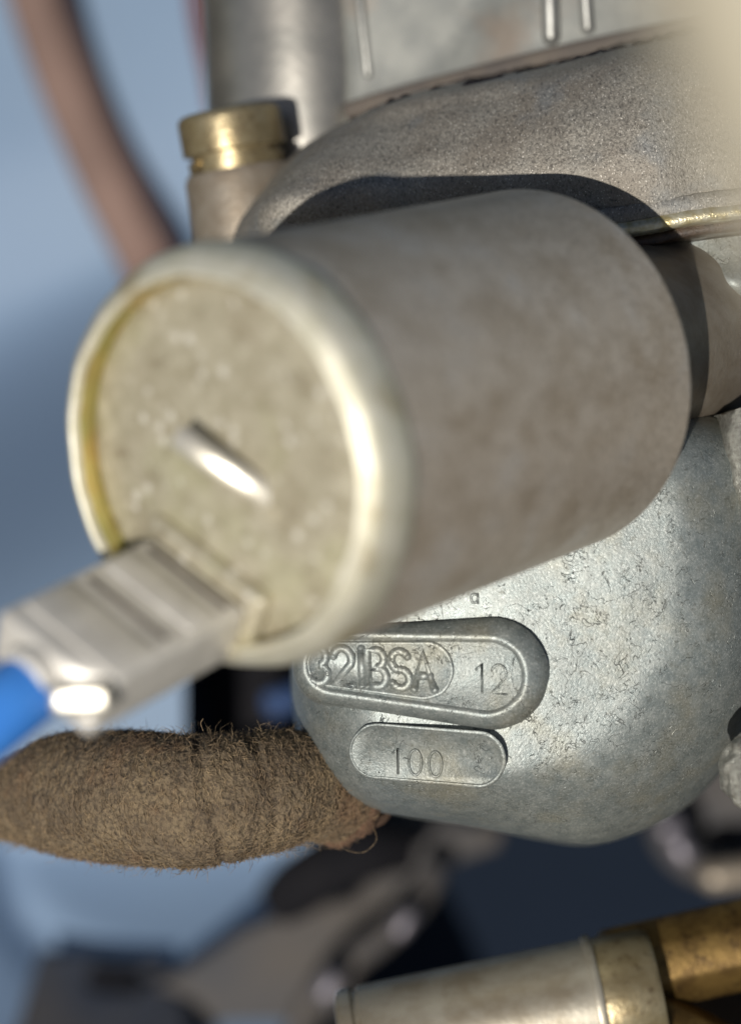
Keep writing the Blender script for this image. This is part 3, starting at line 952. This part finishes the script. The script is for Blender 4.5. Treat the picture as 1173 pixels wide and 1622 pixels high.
# bracket bottom left with a dark slot
br = thing("steel_bracket", px(150, 1640, 303), "grey steel bracket with a dark slot, low in the left corner", "bracket")
def plate(name, outline, depth, thick, mat, parent, hole=None, slope=(0, 0)):
    n = len(outline)
    dd = lambda x, y: depth + slope[0] * (x - outline[0][0]) + slope[1] * (y - outline[0][1])
    V = [px(x, y, dd(x, y)) for x, y in outline]
    V += [v + Vector((0, 0, -thick)) for v in V[:n]]
    F = [tuple(range(n)), tuple(range(n, 2 * n))] + [(i, (i + 1) % n, n + (i + 1) % n, n + i) for i in range(n)]
    bm = bmesh.new()
    vs = [bm.verts.new(v) for v in V]
    for f in F: bm.faces.new([vs[i] for i in f])
    bmesh.ops.recalc_face_normals(bm, faces=bm.faces)
    es = [e for e in bm.edges if all(v in vs[:n] for v in e.verts)]
    bmesh.ops.bevel(bm, geom=es, offset=min(1.0, thick * .4), segments=3, profile=.5, affect='EDGES')
    bm.verts.index_update()
    V = [v.co.copy() for v in bm.verts]; F = [tuple(v.index for v in f.verts) for f in bm.faces]; bm.free()
    return make(name, V, F, mat, parent, angle=40)
# plate in four pieces round the slot so that the slot is a real opening
plate("plate", [(62, 1508), (265, 1520), (262, 1550), (148, 1541), (138, 1556), (148, 1572), (215, 1577), (226, 1562), (262, 1551), (300, 1600), (300, 1760), (0, 1760), (20, 1640)], 317, 2.5, M['iron2'], br, slope=(0, -.10))
V, F = rbox(px(182, 1558, 314.3), [(1, -.05, 0), (.05, 1, 0), (0, 0, 1)], [3.6, 2.2, 1.5], .5, 2)  # solid black block stands in for the shade inside the slot
make("slot_shade", V, F, M['black'], br, label="black block painting the shade in the slot")
# linkage arm
arm = thing("linkage_arm", px(500, 1480, 265), "grey brown linkage arm rising below the cloth hose", "linkage")
plate("arm_plate", [(190, 1640), (250, 1560), (300, 1530), (380, 1475), (470, 1440), (560, 1425), (640, 1330), (620, 1290), (690, 1300), (800, 1310), (790, 1345), (715, 1370), (690, 1420), (640, 1480), (580, 1520), (540, 1600), (480, 1720), (190, 1760)], 311, 5, M['iron'], arm)
V, F = tube([px(*p) for p in crom([(470, 1720, 303.0), (470, 1640, 302.0), (500, 1580, 301.0), (545, 1530, 301.0), (610, 1480, 302.0), (665, 1420, 304.0), (690, 1370, 306.0)], 6)], 1.9, 20)
make("edge_flange", V, F, M['iron'], arm)
for c, r in (((632, 1474, 297.0), 1.5), ((515, 1572, 295.0), 1.7)):
    V, F = capsule(px(*c), px(c[0] + 14, c[1] - 22, c[2]), r * .8, 16)
    make("bolt_head", V, F, M['shiny'], arm)
V, F = tube([px(*p) for p in crom([(440, 1430, 302.0), (500, 1385, 299.0), (570, 1350, 299.0), (640, 1345, 302.0)], 6)], [3.2, 3.5, 3.8] + [4.0] * 12 + [3.7, 3.4, 3.2, 3.2], 24)
tag(make("rubber_bush", V, F, M['black'], base=px(540, 1370, 299.0)), "black rubber sleeve on the linkage under the cloth hose end", "rubber sleeve")
# black block, and blue rod painting a highlight, between solenoid and cloth hose
V, F = rbox(px(392, 1092, 300), [(1, .2, 0), (-.2, 1, 0), (0, 0, 1)], [5.6, 5.0, 5], 1.6, 4)
tag(make("dark_block", V, F, M['black'], base=px(392, 1092, 300)), "black block seen between solenoid and cloth hose", "clip")
V, F = rod(px(425, 1118, 285), px(480, 1098, 288), 1.8, 24, .6)
tag(make("highlight_rod", V, F, M['hlblue'], base=px(440, 1110, 285)), "small blue rod painting a blue highlight left of the float bowl", "pipe")

# grey casting right, below the bowl
lev = thing("throttle_lever", px(1140, 1350, 300), "grey rounded throttle lever below the right corner of the float bowl", "lever")
V, F = tube([px(*p) for p in crom([(1045, 1290, 300), (1062, 1335, 298), (1100, 1368, 298), (1170, 1378, 300), (1290, 1370, 305)], 6)], 2.5, 24)
make("rim_flange", V, F, M['iron'], lev)
rows = [[(1030, 1220, 310), (1100, 1200, 304), (1200, 1180, 302), (1330, 1170, 304)],
        [(1045, 1290, 308), (1110, 1280, 303), (1200, 1265, 301), (1330, 1260, 303)],
        [(1070, 1350, 308), (1120, 1355, 305), (1200, 1350, 304), (1330, 1345, 305)]]
V, F = patch(rows, 8, 8, 6)
make("lever_plate", V, F, M['iron'], lev, angle=40)
for a, b, r in (((1073, 1336, 291), (1082, 1354, 291), 1.6), ((1052, 1316, 292), (1070, 1306, 292), 1.2)):  # steel bumps added to give the lever its glints
    V, F = capsule(px(*a), px(*b), r, 16)
    make("glint_bump", V, F, M['shiny'], lev)
V, F = capsule(px(1130, 1388, 290), px(1260, 1372, 292), 2.0, 24)
make("pivot_pin", V, F, M['boss'], lev)

# pipe union bottom right
uni = thing("pipe_union", px(950, 1600, 181), "silver pipe sleeve joined to an oily brass union, low on the right", "pipe union")
A = px(548, 1664, 181); B = px(945, 1588, 181)
ax = (B - A).normalized(); LB = (B - A).length
V, F = lathe([(-.2, 4.2), (0, 4.65), (.35, 4.85), (1.1, 4.85), (1.3, 4.55), (1.6, 4.55), (1.8, 4.85), (LB - .4, 5.1), (LB - .35, 5.3), (LB + .1, 5.4), (LB + .3, 5.3), (LB + .4, 4.6)], A, ax, 96)
make("sleeve", V, F, M['tube'], uni, angle=40)
V, F = lathe([(LB + .3, 5.0), (LB + .8, 5.05), (LB + 4.4, 5.0), (LB + 4.9, 4.7)], A, ax, 72)
make("collar", V, F, M['brass'], uni, angle=40)
# forked brass body: upper and lower arm with a dark block painting the shaded oily gap between
def hexrod(p, q, r, tw):
    p, q = Vector(p), Vector(q); a_, u_, v_ = basis(q - p); L = (q - p).length; V, F = [], []
    for s_, k in ((0, .80), (.9, 1), (L, 1.05)):
        for e_ in range(8):
            for dt in (-.07, .07):
                t = tw + math.pi / 4 * e_ + dt
                V.append(p + a_ * s_ + (u_ * math.cos(t) + v_ * math.sin(t)) * r * k)
    for k in range(2):
        for e_ in range(16): F.append((k * 16 + e_, k * 16 + (e_ + 1) % 16, k * 16 + 16 + (e_ + 1) % 16, k * 16 + 16 + e_))
    F += [tuple(range(16)), tuple(32 + e_ for e_ in range(16))]
    return V, F
V, F = hexrod(px(952, 1545, 184), px(1780, 1363, 184), 3.75, .2)
make("upper_arm", V, F, M['oilbrass'], uni, angle=25)
V, F = hexrod(px(985, 1600, 182), px(1615, 1920, 178), 2.9, .5)
make("lower_arm", V, F, M['oilbrass'], uni, angle=25)
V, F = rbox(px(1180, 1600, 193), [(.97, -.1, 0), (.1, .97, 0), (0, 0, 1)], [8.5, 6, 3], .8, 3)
make("hollow_shade", V, F, M['hollowm'], uni, label="dark oily brown block painting the shade between the two arms")

# ------------------------------------------------------------------ pale sheath close to the lens, upper right
pts = [(1240, -420, 58), (1300, -80, 58), (1385, 150, 58), (1470, 340, 59), (1640, 600, 61)]
V, F = tube([px(*p) for p in crom(pts, 8)], 4.6, 40)
tag(make("cable_sheath", V, F, M['beige'], base=px(1400, 100, 58)), "pale beige sheath crossing the upper right corner close to the lens", "cable sheath")
